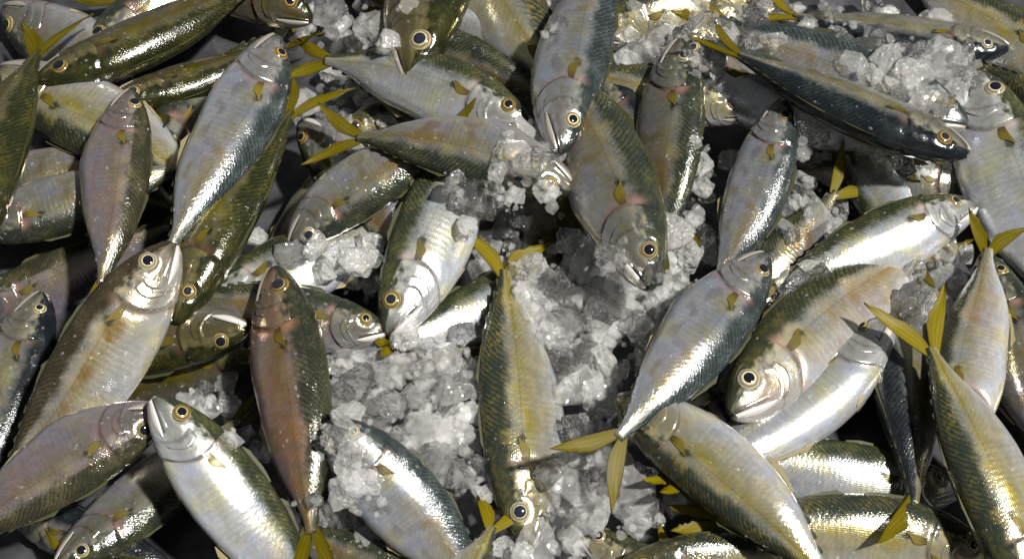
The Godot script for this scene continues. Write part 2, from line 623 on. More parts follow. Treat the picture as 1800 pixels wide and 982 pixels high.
func blade(pts: Array, s: int, prof: Array) -> Dictionary:
	var v := PackedVector3Array()
	var idx := PackedInt32Array()
	var th := .0012
	for z in [th, -th]:
		for p in pts:
			var y0: float = curve(prof, p[0]) - s * .004
			v.append(Vector3(p[0], y0, z * 2.0))
			v.append(Vector3(p[0] + p[1] * .7, y0 + s * (p[1] + .004), z * .5))
	var m := pts.size() * 2
	for k in range(0, m - 2, 2):
		idx.append_array([k, k + 1, k + 2, k + 1, k + 3, k + 2] if s > 0 else [k, k + 2, k + 1, k + 1, k + 2, k + 3])
		var w := m + k
		idx.append_array([w, w + 2, w + 1, w + 1, w + 2, w + 3] if s > 0 else [w, w + 1, w + 2, w + 1, w + 3, w + 2])
	return {"v": v, "i": idx}

# bend a part along the fish's own spine and scale it to metres
var twist := 0.0
var wave := 0.0

func bent(t: Dictionary, by: float, bz: float, ky: float, kz: float, size: float, col = null) -> ArrayMesh:
	var v: PackedVector3Array = t.v.duplicate()
	var n: PackedVector3Array = t.n.duplicate()
	var last := -9.0
	var c := Vector3.ZERO
	var tx := Vector3.RIGHT
	var ny := Vector3.UP
	var nz := Vector3.BACK
	for i in v.size():
		var p := v[i]
		if p.x != last:
			last = p.x
			var x := clampf(p.x, 0, 1)
			var fr := frame_at(x, by, bz)
			tx = fr[1]
			c = fr[0] + tx * (p.x - x)
			ny = fr[2]
			nz = fr[3]
		v[i] = (c + ny * (p.y * ky) + nz * (p.z * kz)) * size
		var m := n[i]
		n[i] = (tx * m.x + ny * (m.y / ky) + nz * (m.z / kz)).normalized()
	return commit(v, n, t.i, t.uv, col)

func frame_at(x: float, by: float, bz: float) -> Array:
	var e := 4.0 * x * (1.0 - x)
	var sl := 4.0 - 8.0 * x
	var s2 := wave * sin(TAU * x)
	var d2 := wave * TAU * cos(TAU * x)
	var tx := Vector3(1, by * sl + d2, bz * sl + d2 * .6).normalized()
	var ny := (Vector3.UP - tx * tx.y).normalized().rotated(tx, twist * (x - .45))
	return [Vector3(x, by * e + s2, bz * e + s2 * .6), tx, ny, tx.cross(ny)]

# forked tail: two lobes of fine rays with a frayed rear edge
func tail_part(up_deg: float, low_deg: float, length: float, curl: float, r: RandomNumberGenerator, yellow: Color) -> Dictionary:
	var v := PackedVector3Array()
	var idx := PackedInt32Array()
	var col := PackedColorArray()
	var nl := 14
	var nc := 16
	for s in [1, -1]:
		var ang := deg_to_rad(up_deg if s > 0 else low_deg)
		var dir := Vector2(cos(ang), sin(ang) * s)
		var tip := Vector2(1.0, .016 * s) + dir * length
		var fray := []
		for i in nl + 1:
			fray.append(r.randf_range(-.005, .005))
		var lc := curl * r.randf_range(.4, 1.4) * (1.0 if r.randf() < .7 else -1.0)
		for face in [1, -1]:
			var n0 := v.size()
			for i in nl + 1:
				var t := float(i) / nl
				var lead := Vector2(.965, .020 * s).lerp(tip, t) + Vector2(.012, .018 * s) * sin(PI * t)
				var root := Vector2(1.0, .0).lerp(Vector2(1.055, .004 * s), minf(t * 5.0, 1.0))
				var trail := root.lerp(tip, pow(t, 1.15)) + Vector2(.02, -.012 * s) * sin(PI * t) * .6
				trail += (tip - root).orthogonal().normalized() * fray[i] * sin(PI * clampf(t, .05, 1))
				for j in nc + 1:
					var w := float(j) / nc
					var p := lead.lerp(trail, w)
					var rr := (Vector2(p.x - 1.0, p.y)).length() / length
					var z: float = lc * rr * rr + .0010 * (1 if j % 2 == 0 else -1) + .004 * sin(w * 5.0 + t * 4.0 + float(s)) * t + face * lerpf(.0045, .0007, minf(rr * 1.6, 1))
					v.append(Vector3(p.x, p.y, z))
					var k := (.72 + .30 * ((j * 7) % 4) / 3.0) * (.55 + .45 * smoothstep(.0, .18, w)) * (1.1 - .35 * smoothstep(.6, 1.0, w))
					col.append(Color(yellow.r * k, yellow.g * k, yellow.b * k))
			for i in nl:
				for j in nc:
					var a := n0 + i * (nc + 1) + j
					var b := a + nc + 1
					if s * face > 0:
						idx.append_array([a, b, a + 1, a + 1, b, b + 1])
					else:
						idx.append_array([a, a + 1, b, a + 1, b + 1, b])
	return {"v": v, "i": idx, "n": soft_normals(v, idx), "uv": null, "c": col}

func flat_color(n: int, c: Color, stripes := 0, per := 1) -> PackedColorArray:
	var a := PackedColorArray()
	for i in n:
		var k := 1.0
		if stripes > 0:
			k = .8 + .4 * (((i % per) * stripes) % 2)
		a.append(Color(c.r * k, c.g * k, c.b * k))
	return a

func dome(r0: float, r1: float, h: float, steps: int, cols: Array) -> ArrayMesh:
	var v := PackedVector3Array()
	var idx := PackedInt32Array()
	var cc := PackedColorArray()
	var q := 28
	for i in steps + 1:
		var r := lerpf(r0, r1, float(i) / steps)
		for j in q:
			var a := TAU * j / q
			v.append(Vector3(cos(a) * r, sin(a) * r, h * sqrt(maxf(0.0, 1.0 - r * r * .92))))
			var f := float(i) / steps * (cols.size() - 1)
			var f0 := int(f)
			var ca: Color = cols[f0]
			var cb: Color = cols[mini(f0 + 1, cols.size() - 1)]
			cc.append(ca.lerp(cb, f - f0) * (1.0 + .12 * sin(a * 7.0 + i)))
	for i in steps:
		for j in q:
			var a := i * q + j
			var b := i * q + (j + 1) % q
			idx.append_array([a, a + q, b, b, a + q, b + q])
	return commit(v, soft_normals(v, idx), idx, null, cc)

func fish(row: Array) -> void:
	var idn: int = row[0]
	rng.seed = 1000 + idn * 7
	var a := spot(row[1], row[2], row[3])
	var b := spot(row[4], row[5], row[6])
	var size := a.distance_to(b)
	var ax := (b - a).normalized()
	var mid := (a + b) * .5
	var view := (eye_at - mid).normalized()
	var face := (view - ax * view.dot(ax)).normalized()
	var side := ax.cross(face)
	var want: Vector3 = Vector3.RIGHT * row[9] + upv * -row[10]
	if side.dot(want) < 0:
		side = -side
	var roll := deg_to_rad(row[11])
	var dor := side * cos(roll) + face * sin(roll)
	var lat := ax.cross(dor)
	# the spine's curve: a raise at the middle and a bend towards the back
	var off: Vector3 = Vector3.UP * row[7] + side * (row[8] * size / Vector2(row[4] - row[1], row[5] - row[2]).length())
	var by := off.dot(dor) / size
	var bz := off.dot(lat) / size + rng.randf_range(-.012, .012)
	twist = rng.randf_range(-.35, .35)
	wave = rng.randf_range(-.011, .011)
	by += rng.randf_range(-.018, .018)
	var ky: float = rng.randf_range(.94, 1.07) * row[15]
	var kz := rng.randf_range(.92, 1.08)
	var T: Dictionary = templates[(idn * 2) % 5]
	var root := Node3D.new()
	root.name = numbered("mackerel")
	add_child(root)
	root.transform = Transform3D(Basis(ax, dor, lat), a)
	tag(root, row[16], "fish", "mackerel heaped on the tray")
	var sm := skin_material(row[12], row[13], rng.randf_range(.14, .21))
	put("body", bent(T.body, by, bz, ky, kz, size), sm, root)
	var dark: bool = row[12] == 1 or row[12] == 5
	var yel := Color(.150, .118, .002) * rng.randf_range(.6, 1.1)
	if dark:
		yel *= .8
	for s in [1, -1]:
		put("gill_cover", bent(T["gill%d" % s], by, bz, ky, kz, size), sm, root)
		put("lower_jaw", bent(T["jaw%d" % s], by, bz, ky, kz, size), M.jaw if row[12] in [4, 7, 9] or row[17] else M.jaw_dark, root)
		put("cheek_plate", bent(T["cheek%d" % s], by, bz, ky, kz, size), sm, root)
		put("lip", bent(T["lip%d" % s], by, bz, ky, kz, size), sm, root)
		var pc := PackedColorArray()
		for i in 11:
			for j in 8:
				var k := (.75 + .3 * (j % 2)) * lerpf(.2, .75, smoothstep(0.0, .5, i / 10.0))
				pc.append(Color(yel.r * k + .02, yel.g * k * .95 + .016, yel.b * k + .008))
		put("pectoral_fin", bent(T["pectoral%d" % s], by, bz, ky, kz, size, pc), M.fin, root)
		put("pelvic_fin", bent(T["pelvic%d" % s], by, bz, ky, kz, size, flat_color(T["pelvic%d" % s].v.size(), Color(.30, .27, .19), 1, 5)), M.fin, root)
		# eye: gold iris with a black pupil and a dark rim
		var p: Vector3 = T.eye_p
		var n: Vector3 = T.eye_n
		p.z *= s
		n.z *= s
		var fr := frame_at(p.x, by, bz)
		var wp: Vector3 = (fr[0] + fr[2] * (p.y * ky) + fr[3] * (p.z * kz)) * size
		var wn: Vector3 = (fr[1] * n.x + fr[2] * n.y + fr[3] * n.z).normalized()
		var t1 := wn.cross(Vector3.UP).normalized()
		var er := .0345 * size * rng.randf_range(.88, 1.1)
		var e := put("eye", M.eye_mesh[(idn * 3) % 5], M.iris, root)
		e.transform = Transform3D(Basis(t1 * er, wn.cross(t1) * er, wn * er), wp - wn * er * .26)
		var pu := put("pupil", M.pupil_mesh, M.pupil if rng.randf() < .72 else M.pupil_dull, e)
		pu.transform = Transform3D(Basis.from_scale(Vector3.ONE * rng.randf_range(.82, 1.1)), Vector3(rng.randf_range(-.04, .04), rng.randf_range(-.04, .04), .012))
		put("eyelid", M.rim_mesh, M.rim, e)
	# water drops standing on the upper side
	var up_side := 1.0 if lat.y > 0.0 else -1.0
	var mm := MultiMesh.new()
	mm.transform_format = MultiMesh.TRANSFORM_3D
	mm.mesh = M.drop_mesh
	mm.instance_count = 45
	for i in 45:
		var x := rng.randf_range(.05, .92)
		var th := PI * clampf(rng.randfn(.42, .2), .05, .85)
		var q := surf(x, th, (idn * 2) % 5)
		var qn := surf_n(x, th, (idn * 2) % 5)
		q.z *= up_side
		qn.z *= up_side
		var fr := frame_at(x, by, bz)
		var wq: Vector3 = (fr[0] + fr[2] * (q.y * ky) + fr[3] * (q.z * kz)) * size
		var wm: Vector3 = (fr[1] * qn.x + fr[2] * qn.y + fr[3] * qn.z).normalized()
		var ta := wm.cross(Vector3.RIGHT).normalized()
		var r0 := .0004 + .0010 * pow(rng.randf(), 3.0)
		mm.set_instance_transform(i, Transform3D(Basis(ta * r0, wm * r0 * .8, ta.cross(wm) * r0 * rng.randf_range(.8, 1.6)), wq))
	var dr := MultiMeshInstance3D.new()
	dr.name = "water_drops"
	dr.multimesh = mm
	dr.material_override = M.water
	dr.set_meta("kind", "stuff")
	root.add_child(dr, true)
	var back_fin := Color(.05, .048, .022)
	put("dorsal_fin", bent(T.dorsal, by, bz, ky, kz, size, flat_color(T.dorsal.v.size(), back_fin)), M.fin, root)
	put("second_dorsal_fin", bent(T.second, by, bz, ky, kz, size, flat_color(T.second.v.size(), back_fin)), M.fin, root)
	put("anal_fin", bent(T.anal, by, bz, ky, kz, size, flat_color(T.anal.v.size(), Color(.22, .19, .10))), M.fin, root)
	put("finlet_row", bent(T.finlets, by, bz, ky, kz, size, flat_color(T.finlets.v.size(), Color(.035, .035, .018))), M.fin, root)
	var tl: Array = row[14]
	var tp := tail_part(tl[0], tl[1], tl[2] * .86, .045, rng, yel)
	put("tail_fin", bent(tp, by, bz, 1.0, 1.0, size, tp.c), M.fin, root)

# ------------------------------------------------------------ ice
func lump_mesh(seed_: int, sub: int, planes: int, rough: float, sharp: bool) -> ArrayMesh:
	# a broken block of ice: a ball cut by random planes, its faces pitted by melting
	var r := RandomNumberGenerator.new()
	r.seed = seed_
	var cuts := []
	for k in planes:
		cuts.append([Vector3(r.randfn(), r.randfn(), r.randfn()).normalized(), r.randf_range(.52, .92)])
	var n := FastNoiseLite.new()
	n.seed = seed_
	n.frequency = 1.1
	n.fractal_octaves = 2
	var fine := FastNoiseLite.new()
	fine.seed = seed_ + 4
	fine.frequency = 3.4
	fine.fractal_octaves = 3
	var sp := ico(sub)
	var v: PackedVector3Array = sp[0]
	var idx: PackedInt32Array = sp[1]
	for i in v.size():
		var p := v[i]
		var k := 1.06 + n.get_noise_3dv(p) * .35
		for c in cuts:
			var d: float = p.dot(c[0])
			if d > .05:
				k = minf(k, c[1] / d)
		k += fine.get_noise_3dv(p) * .16 * rough
		v[i] = p * k
	if not sharp:
		return commit(v, soft_normals(v, idx), idx)
	var fv := PackedVector3Array()
	var fi := PackedInt32Array()
	for i in idx.size():
		fv.append(v[idx[i]])
		fi.append(i)
	return commit(fv, soft_normals(fv, fi), fi)

func ico(sub: int) -> Array:
	var t := (1.0 + sqrt(5.0)) / 2.0
	var v := PackedVector3Array()
	for p in [[-1, t, 0], [1, t, 0], [-1, -t, 0], [1, -t, 0], [0, -1, t], [0, 1, t], [0, -1, -t], [0, 1, -t], [t, 0, -1], [t, 0, 1], [-t, 0, -1], [-t, 0, 1]]:
		v.append(Vector3(p[0], p[1], p[2]).normalized())
	var f := PackedInt32Array([0, 5, 11, 0, 1, 5, 0, 7, 1, 0, 10, 7, 0, 11, 10, 1, 9, 5, 5, 4, 11, 11, 2, 10, 10, 6, 7, 7, 8, 1, 3, 4, 9, 3, 2, 4, 3, 6, 2, 3, 8, 6, 3, 9, 8, 4, 5, 9, 2, 11, 4, 6, 10, 2, 8, 7, 6, 9, 1, 8])
	for s in sub:
		var seen := {}
		var g := PackedInt32Array()
		for i in range(0, f.size(), 3):
			var m := []
			for k in 3:
				var a := f[i + k]
				var b := f[i + (k + 1) % 3]
				var key := mini(a, b) * 100000 + maxi(a, b)
				if not seen.has(key):
					seen[key] = v.size()
					v.append((v[a] + v[b]).normalized())
				m.append(seen[key])
			g.append_array([f[i], m[0], m[2], f[i + 1], m[1], m[0], f[i + 2], m[2], m[1], m[0], m[1], m[2]])
		f = g
	return [v, f]

func ice() -> void:
	var lumps := []
	for k in 8:
		lumps.append(lump_mesh(60 + k * 13, 3 if k % 2 == 0 else 4, 9, .22 + .4 * (k % 3) / 2.0, k % 2 == 0))
	for k in 3:
		lumps.append(lump_mesh(17 + k * 5, 4, 8, .16, false))
	var crumbs := []
	for k in 4:
		crumbs.append(lump_mesh(300 + k * 5, 1, 7, .6, true))
	rng.seed = 424
	var bits := {}
	for r in ICE:
		var g: String = r[0]
		var info: Array = ICE_GROUPS[g]
		var p := spot(r[1], r[2], r[4])
		var rad: float = r[3]
		var o := MeshInstance3D.new()
		o.name = numbered("ice_lump")
		o.mesh = lumps[rng.randi() % 8] if rad < .0195 else lumps[8 + rng.randi() % 3]
		o.material_override = M.cloudy if g == "c" and rng.randf() < .7 else [M.ice, M.cloudy, M.shell, M.ice, M.shell][rng.randi() % 5]
		add_child(o)
		var bas := Basis.from_euler(Vector3(rng.randf() * TAU, rng.randf() * TAU, rng.randf() * TAU))
		o.transform = Transform3D(bas * Basis.from_scale(Vector3(1, rng.randf_range(.7, 1), rng.randf_range(.75, 1.1)) * rad), p)
		tag(o, info[0], "ice", info[1])
		if not bits.has(g):
			bits[g] = []
		for q in (22 if g in ["d", "f"] else 8):
			var d := Vector3(rng.randfn(), rng.randfn() * .4 - .35, rng.randfn())
			var s := .0014 + .0042 * pow(rng.randf(), 2.0)
			bits[g].append(Transform3D(Basis.from_euler(Vector3(rng.randf(), rng.randf(), rng.randf()) * TAU) * Basis.from_scale(Vector3(s, s * rng.randf_range(.6, 1.2), s * rng.randf_range(.6, 1.2))), p + d * rad * .62))
	for g in bits:
		var mm := MultiMesh.new()
		mm.transform_format = MultiMesh.TRANSFORM_3D
		mm.mesh = crumbs[bits.keys().find(g) % 4]
		mm.instance_count = bits[g].size()
		for i in bits[g].size():
			mm.set_instance_transform(i, bits[g][i])
		var mi := MultiMeshInstance3D.new()
		mi.name = numbered("crushed_ice")
		mi.multimesh = mm
		mi.material_override = M.frost
		add_child(mi)
		var info: Array = ICE_GROUPS[g]
		tag(mi, "fine crushed crumbs of the " + info[1], "crushed ice", "", "stuff")

# index, snout x y height, tail root x y height, raise, bend, back towards x y, roll, skin, tint, tail [angles, length], depth, label
const FISH := [
	[0, 560, 640, 0.0157, 905, 592, 0.0148, 0, 0, 0, -1, 30, 1, 0.92, [8, 10, 0.2], 1, "olive strip of a mackerel under the ice beside the plain pale one", false],
	[1, 650, 240, 0.0182, 455, 560, 0.0182, 0, 0, 1, 0, 30, 1, 1, [8, 10, 0.2], 1, "olive mackerel deep in the gap beside the nose down olive fish", false],
	[2, 10, 890, 0.0169, 345, 1030, 0.0169, 0, 0, 0, -1, 35, 5, 1, [8, 10, 0.2], 1, "dark blue mackerel low at the tray corner below the golden eyed one", false],
	[3, 470, 590, 0.0305, 120, 715, 0.012, 0, 0, 0, -1, 40, 1, 0.92, [8, 10, 0.2], 1, "dark mackerel back beneath the fish with the pale open jaw", false],
	[4, -30, 165, 0.0158, 320, 375, 0.0158, 0, 0, 0, 1, 10, 6, 0.92, [8, 10, 0.2], 1, "grey mackerel flank under the gold bellied fish at the tray side", false],
	[5, -90, 345, 0.0312, 260, 290, 0.0328, 0, 0, 0, 1, 20, 6, 0.92, [8, 10, 0.2], 1, "thin slice of grey mackerel between two dull fish", false],
	[6, 230, 300, 0.0464, 500, 50, 0.012, 0, 0, -1, 0, 0, 6, 0.92, [8, 10, 0.2], 1, "grey ribbed mackerel squeezed between two upright silver fish", false],
	[7, 585, 245, 0.0285, 930, 140, 0.0134, 0, 0, 0, -1, 10, 2, 0.92, [8, 10, 0.2], 1, "gold mackerel mostly hidden under the pale fish with grey cheek", false],
	[8, 1130, 215, 0.014, 905, 520, 0.0208, 0, 0, 1, 0, 20, 1, 0.92, [8, 10, 0.2], 1, "dark olive mackerel under the ice beside the gaping pink gilled fish", false],
	[9, 1048, 130, 0.0323, 1200, 400, 0.0307, 0, 0, 1, 0, 10, 5, 1, [8, 10, 0.2], 1, "dark mackerel head wedged between two upright silver fish", false],
	[10, 1318, 205, 0.0387, 1010, 120, 0.0407, 0, 0, 0, -1, 0, 2, 1.1, [8, 10, 0.2], 1, "pale gold mackerel with ice on its nose", false],
	[11, 1030, 62, 0.0146, 1400, -30, 0.0129, 0, 0, 0, -1, 5, 2, 1.1, [8, 10, 0.2], 1, "yellow flanked mackerel behind a big ice lump", false],
	[12, 1200, 650, 0.0147, 1340, 960, 0.0138, 0, 0, 1, 0, 10, 5, 0.92, [8, 10, 0.2], 1, "blue grey mackerel in the gap under the ribbed silver fish", false],
	[13, 1420, 515, 0.012, 1245, 760, 0.0293, -0.006, 0, -1, 0, -10, 2, 1, [8, 10, 0.2], 1, "gold edged mackerel squeezed between two large silver fish", false],
	[14, 1690, 862, 0.012, 1262, 800, 0.0397, -0.006, 8, 0, -1, 0, 4, 1, [8, 10, 0.2], 1, "plain silver mackerel lying flat under a hanging tail", false],
	[15, 2000, 930, 0.0196, 1740, 620, 0.0185, 0, 0, 1, 0, 30, 2, 0.92, [8, 10, 0.2], 1, "olive mackerel showing a corner under the white bellied one", false],
	[16, 1733, 447, 0.0391, 1895, 850, 0.0411, 0, 0, 1, 0, 0, 6, 1, [8, 10, 0.2], 1, "grey mackerel head with pink gill line and dark eye beside an upright tail", false],
	[17, 1732, 328, 0.0128, 1400, 300, 0.012, 0, 0, 0, -1, 0, 6, 1.05, [8, 10, 0.2], 1, "dull purple grey mackerel head behind a bright silver one", false],
	[18, 1477, 203, 0.0274, 1610, 470, 0.0274, 0, 0, -1, 0, 0, 4, 0.95, [8, 10, 0.2], 1, "pale mackerel with dark eye hidden under a yellow tail", false],
	[19, 1270, 600, 0.0153, 1470, 338, 0.0384, 0, 0, -1, 0, 10, 6, 1, [36, 38, 0.3], 1, "grey mackerel whose yellow tail spreads over a pale fish", false],
	[20, 1175, 85, 0.0546, 1560, 270, 0.0427, 0, 0, 0, -1, 0, 0, 1.1, [8, 10, 0.2], 1, "lavender silver mackerel lying behind the dark blue backed fish", false],
	[21, 1900, 140, 0.0146, 1590, -45, 0.0129, 0, 0, 0, -1, -10, 2, 1, [8, 10, 0.2], 1, "white and gold mackerel edge by the bare steel", false],
	[22, 1990, 330, 0.0152, 1697, 103, 0.0247, 0, 0, 0, -1, 40, 2, 0.95, [20, 20, 0.2], 1, "olive backed mackerel behind the brightest silver fish", false],
	[23, 1774, 84, 0.0311, 1395, 28, 0.0279, 0, 14, 0, 1, 60, 5, 1, [30, 30, 0.25], 1, "dark blue backed mackerel with its nose over bare steel", false],
	[24, 1700, 220, 0.0616, 1262, 35, 0.0616, 0, 0, 0, -1, -8, 0, 1.15, [8, 10, 0.2], 1, "silver lavender mackerel with its head buried in clear ice", false],
	[25, 345, 560, 0.0412, 720, 365, 0.0412, 0, 0, 0, -1, -20, 4, 0.95, [8, 10, 0.2], 1, "pale mackerel belly under the ice beside the down pointing dark fish", false],
	[26, 680, 582, 0.0595, 330, 520, 0.0569, 0, 0, 0, -1, 0, 6, 1.1, [8, 10, 0.2], 1, "mackerel head with dark gold eye and white jaw poking from the ice", true],
	[27, 1010, 468, 0.012, 690, 603, 0.0501, -0.006, 0, 0, -1, -5, 4, 0.95, [10, 10, 0.12], 1, "plain pale mackerel body behind the white jawed fish", false],
	[28, 770, 1050, 0.012, 500, 930, 0.012, 0, 0, 0, -1, 10, 6, 1, [8, 10, 0.2], 1, "grey mackerel back at the tray front under the broad blue silver one", false],
	[29, 420, 1075, 0.0277, 120, 985, 0.034, 0, 0, 0, -1, 30, 1, 0.92, [30, 30, 0.26], 1, "olive mackerel with its dark tail under the row of heads", false],
	[30, 1018, 935, 0.0146, 1330, 1120, 0.0138, 0, 0, 0, -1, 10, 2, 1, [8, 10, 0.2], 1, "small mackerel head with pale eye under the front ice", false],
	[31, 1060, 1290, 0.026, 1175, 985, 0.0274, 0, 0, -1, 0, 20, 2, 0.92, [25, 48, 0.26], 1, "mackerel whose yellow tail stands up beside the front ice lump", false],
	[32, 1080, 1003, 0.0448, 1480, 960, 0.0138, 0, 0, 0, -1, 25, 2, 0.92, [8, 10, 0.2], 1, "olive backed mackerel along the front below the mottled gold fish", false],
	[33, 520, -190, 0.0157, 205, 5, 0.0148, 0, 0, 0, -1, 20, 1, 0.92, [25, 32, 0.25], 1, "mackerel with a brown frayed tail over the grey tray", false],
	[34, 6, 14, 0.012, 270, 215, 0.0512, -0.012, 0, 0, 1, -8, 6, 1.05, [8, 10, 0.2], 1, "mackerel head with amber eye lying on the bare grey tray", false],
	[35, 0, 120, 0.0538, 350, 330, 0.0564, 0, 0, 0, 1, 15, 2, 0.95, [8, 10, 0.2], 1, "gold scaled mackerel under the long dark olive fish", false],
	[36, 146, 100, 0.0325, 480, -120, 0.0309, 0, 0, 0, -1, 0, 6, 1.15, [8, 10, 0.2], 1, "mackerel with a wide white ringed eye above the long dark fish", false],
	[37, 546, 36, 0.0433, 230, -120, 0.0411, 0.006, 0, 0, -1, 10, 1, 0.92, [8, 10, 0.2], 1, "very dark brown mackerel head by the small ice crumbs", false],
	[38, 684, 22, 0.0157, 590, -330, 0.0148, 0, 0, 1, 0, 0, 6, 1, [8, 10, 0.2], 1, "mackerel nose pointing at the clear ice lump", false],
	[39, 196, 172, 0.0603, 508, 80, 0.0523, -0.012, -6, 0, 1, 62, 1, 0.92, [28, 28, 0.25], 1, "dark olive mackerel lying parallel under the longest dark fish", false],
	[40, -70, 400, 0.0636, 320, 292, 0.0636, 0, 8, 0, 1, 20, 6, 0.92, [8, 10, 0.2], 1, "dull grey mackerel with olive fin under the lavender fish", false],
	[41, -75, 548, 0.012, 295, 395, 0.0347, -0.012, 0, 0, -1, 5, 3, 0.95, [8, 10, 0.2], 1, "pinkish grey mackerel with blue green back under the cream fish", false],
	[42, 527, 214, 0.0499, 740, 470, 0.0523, 0, 0, -1, 0, -5, 6, 1.05, [8, 10, 0.2], 1, "mackerel face behind the forked yellow tail", true],
	[43, 1010, 150, 0.0502, 690, 20, 0.0367, 0, 0, 0, 1, -20, 4, 0.95, [8, 10, 0.2], 1, "white bellied mackerel under the gold sided fish", false],
	[44, 640, 40, 0.0581, 965, 165, 0.0608, 0, 0, 0, -1, 30, 6, 0.92, [8, 10, 0.2], 1, "grey mackerel with dark finlets beside the downward dark head", false],
	[45, 730, -210, 0.0458, 990, 165, 0.0684, 0, 0, 1, 0, 5, 2, 1.1, [8, 10, 0.2], 1, "pale gold sided mackerel with its head out past the ice", false],
	[46, 437, 577, 0.0682, 40, 665, 0.012, 0, -8, 0, 1, 12, 1, 0.92, [8, 10, 0.2], 1, "dark green mackerel with open pale jaw and amber eye", true],
	[47, 62, 143, 0.0716, 445, -25, 0.0622, 0, 12, 0, 1, 58, 1, 0.95, [8, 10, 0.2], 1, "longest dark olive mackerel with a gleaming back", false],
	[48, -75, 470, 0.0895, 66, 92, 0.0711, 0, -14, 1, 0, 50, 1, 1.15, [30, 36, 0.29], 1, "olive mackerel at the edge with its yellow tail over the amber eyed head", false],
	[49, 230, 160, 0.0847, 178, 500, 0.081, 0, 6, 1, 0, 18, 3, 1, [8, 10, 0.2], 1, "lavender mackerel with nose up and dim eye", false],
	[50, 74, 515, 0.0273, -70, 900, 0.0245, 0, 0, 1, 0, 30, 5, 1, [8, 10, 0.2], 1, "dark blue mackerel with raised head beside the cream one", false],
	[51, 682, 588, 0.062, 860, 190, 0.0738, 0, 0, -1, 0, 5, 4, 1.05, [8, 10, 0.2], 1, "mackerel with a gleaming white jaw and cheek pointing down", true],
	[52, 930, 222, 0.0878, 572, 106, 0.0626, 0, 10, 0, -1, -6, 4, 0.95, [22, 26, 0.22], 1, "pale pinkish mackerel with grey cheek and its nose in the ice", false],
	[53, 510, 428, 0.055, 800, 225, 0.0944, 0, -4, 0, 1, 20, 6, 1.05, [8, 10, 0.2], 1, "blue green mackerel with pink cheek below the forked yellow tail", false],
	[54, 1010, 335, 0.0947, 628, 243, 0.0947, 0.006, -10, 0, 1, 25, 6, 1.1, [34, 34, 0.31], 1, "mottled olive mackerel with forked tail over another face", false],
	[55, 720, 140, 0.086, 850, -270, 0.0786, 0, -8, 1, 0, 32, 1, 1.1, [8, 10, 0.2], 1, "dark mackerel with red gill pointing down to the pale fish", false],
	[56, 308, 568, 0.0749, 512, 198, 0.0749, 0, -10, 1, 0, 40, 1, 1.1, [35, 30, 0.3], 1, "olive yellow mackerel with nose down beside the cream fish", false],
	[57, 485, 64, 0.0991, 302, 432, 0.095, 0, 8, 1, 0, 14, 0, 1.05, [8, 10, 0.2], 1, "silver mackerel with scaly back and nose up by a frayed tail", false],
	[58, 306, 428, 0.117, 0, 850, 0.0485, 0, -6, -1, 0, 0, 7, 1, [8, 10, 0.2], 1, "long cream bellied mackerel with brown back and orange eye", false],
	[59, 292, 722, 0.0978, -95, 955, 0.0666, 0, -8, 0, 1, 18, 3, 0.95, [8, 10, 0.2], 1, "pinkish olive mackerel whose eye is half hidden by the cream jawed fish", false],
	[60, 98, 992, 0.0449, 420, 740, 0.0202, 0, 0, 0, 1, 25, 6, 0.95, [8, 10, 0.2], 1, "mackerel with golden eye and gleaming shoulder at the front corner", false],
	[61, 268, 700, 0.1169, 575, 1085, 0.0211, 0, 6, 1, 0, -4, 4, 1, [8, 10, 0.2], 1, "white cheeked mackerel with its nose up over an eye", false],
	[62, 482, 470, 0.0873, 548, 938, 0.0622, 0, 6, 1, 0, 30, 8, 1, [20, 30, 0.24], 1, "rose brown mackerel with rust red gill upright beside the ice", false],
	[63, 1196, 70, 0.0753, 1163, 450, 0.0361, 0, 8, 1, 0, 28, 6, 1, [8, 10, 0.2], 1, "grey upright mackerel with a red gill line and amber eye", false],
	[64, 1142, 507, 0.0953, 968, 105, 0.0953, 0.006, 14, 1, 0, 12, 6, 1.1, [8, 10, 0.2], 0.93, "mackerel with pink gill and open jaw pointing down into the ice", true],
	[65, 984, 266, 0.112, 1062, -95, 0.1, 0, -6, 1, 0, 16, 0, 1, [8, 10, 0.2], 0.86, "large blue silver mackerel pointing down with ice at its cheek", false],
	[66, 1378, 174, 0.0696, 1258, 500, 0.0322, 0, 8, 1, 0, 16, 0, 1, [8, 10, 0.2], 1, "blue grey upright mackerel with nose up between ice heaps", false],
	[67, 1704, 271, 0.0916, 1298, 97, 0.0916, 0, 14, 0, 1, 66, 5, 1, [24, 34, 0.25], 1, "dark blue backed mackerel with yellow forked tail slanting across the pile", false],
	[68, 1718, 126, 0.05, 1880, 570, 0.03, 0, 0, 1, 0, -2, 4, 1.15, [8, 10, 0.2], 1, "brightest silver mackerel with head up at the side", false],
	[69, 1745, 985, 0.012, 1262, 915, 0.047, 0, 14, 0, -1, 8, 2, 1.05, [8, 10, 0.2], 1, "gold and white mackerel under the hanging yellow tail", false],
	[70, 1553, 470, 0.0164, 1607, 888, 0.0416, 0, -6, -1, 0, 45, 5, 1, [36, 30, 0.29], 1, "dark narrow mackerel with scaly back and hanging yellow tail", false],
	[71, 1565, 560, 0.0511, 1205, 838, 0.0576, -0.012, -10, 0, -1, -28, 4, 0.95, [8, 10, 0.2], 1, "grey white belly of a mackerel under the white jawed one", false],
	[72, 1690, 800, 0.0571, 1738, 438, 0.0597, 0, 4, -1, 0, 0, 9, 1.05, [26, 46, 0.22], 1, "cream mackerel with pink blotches and upright tail", false],
	[73, 1285, 728, 0.068, 1625, 450, 0.024, 0, 10, 0, -1, -2, 9, 1, [8, 10, 0.2], 1, "silver mackerel with white lower jaw and pink flank patch", false],
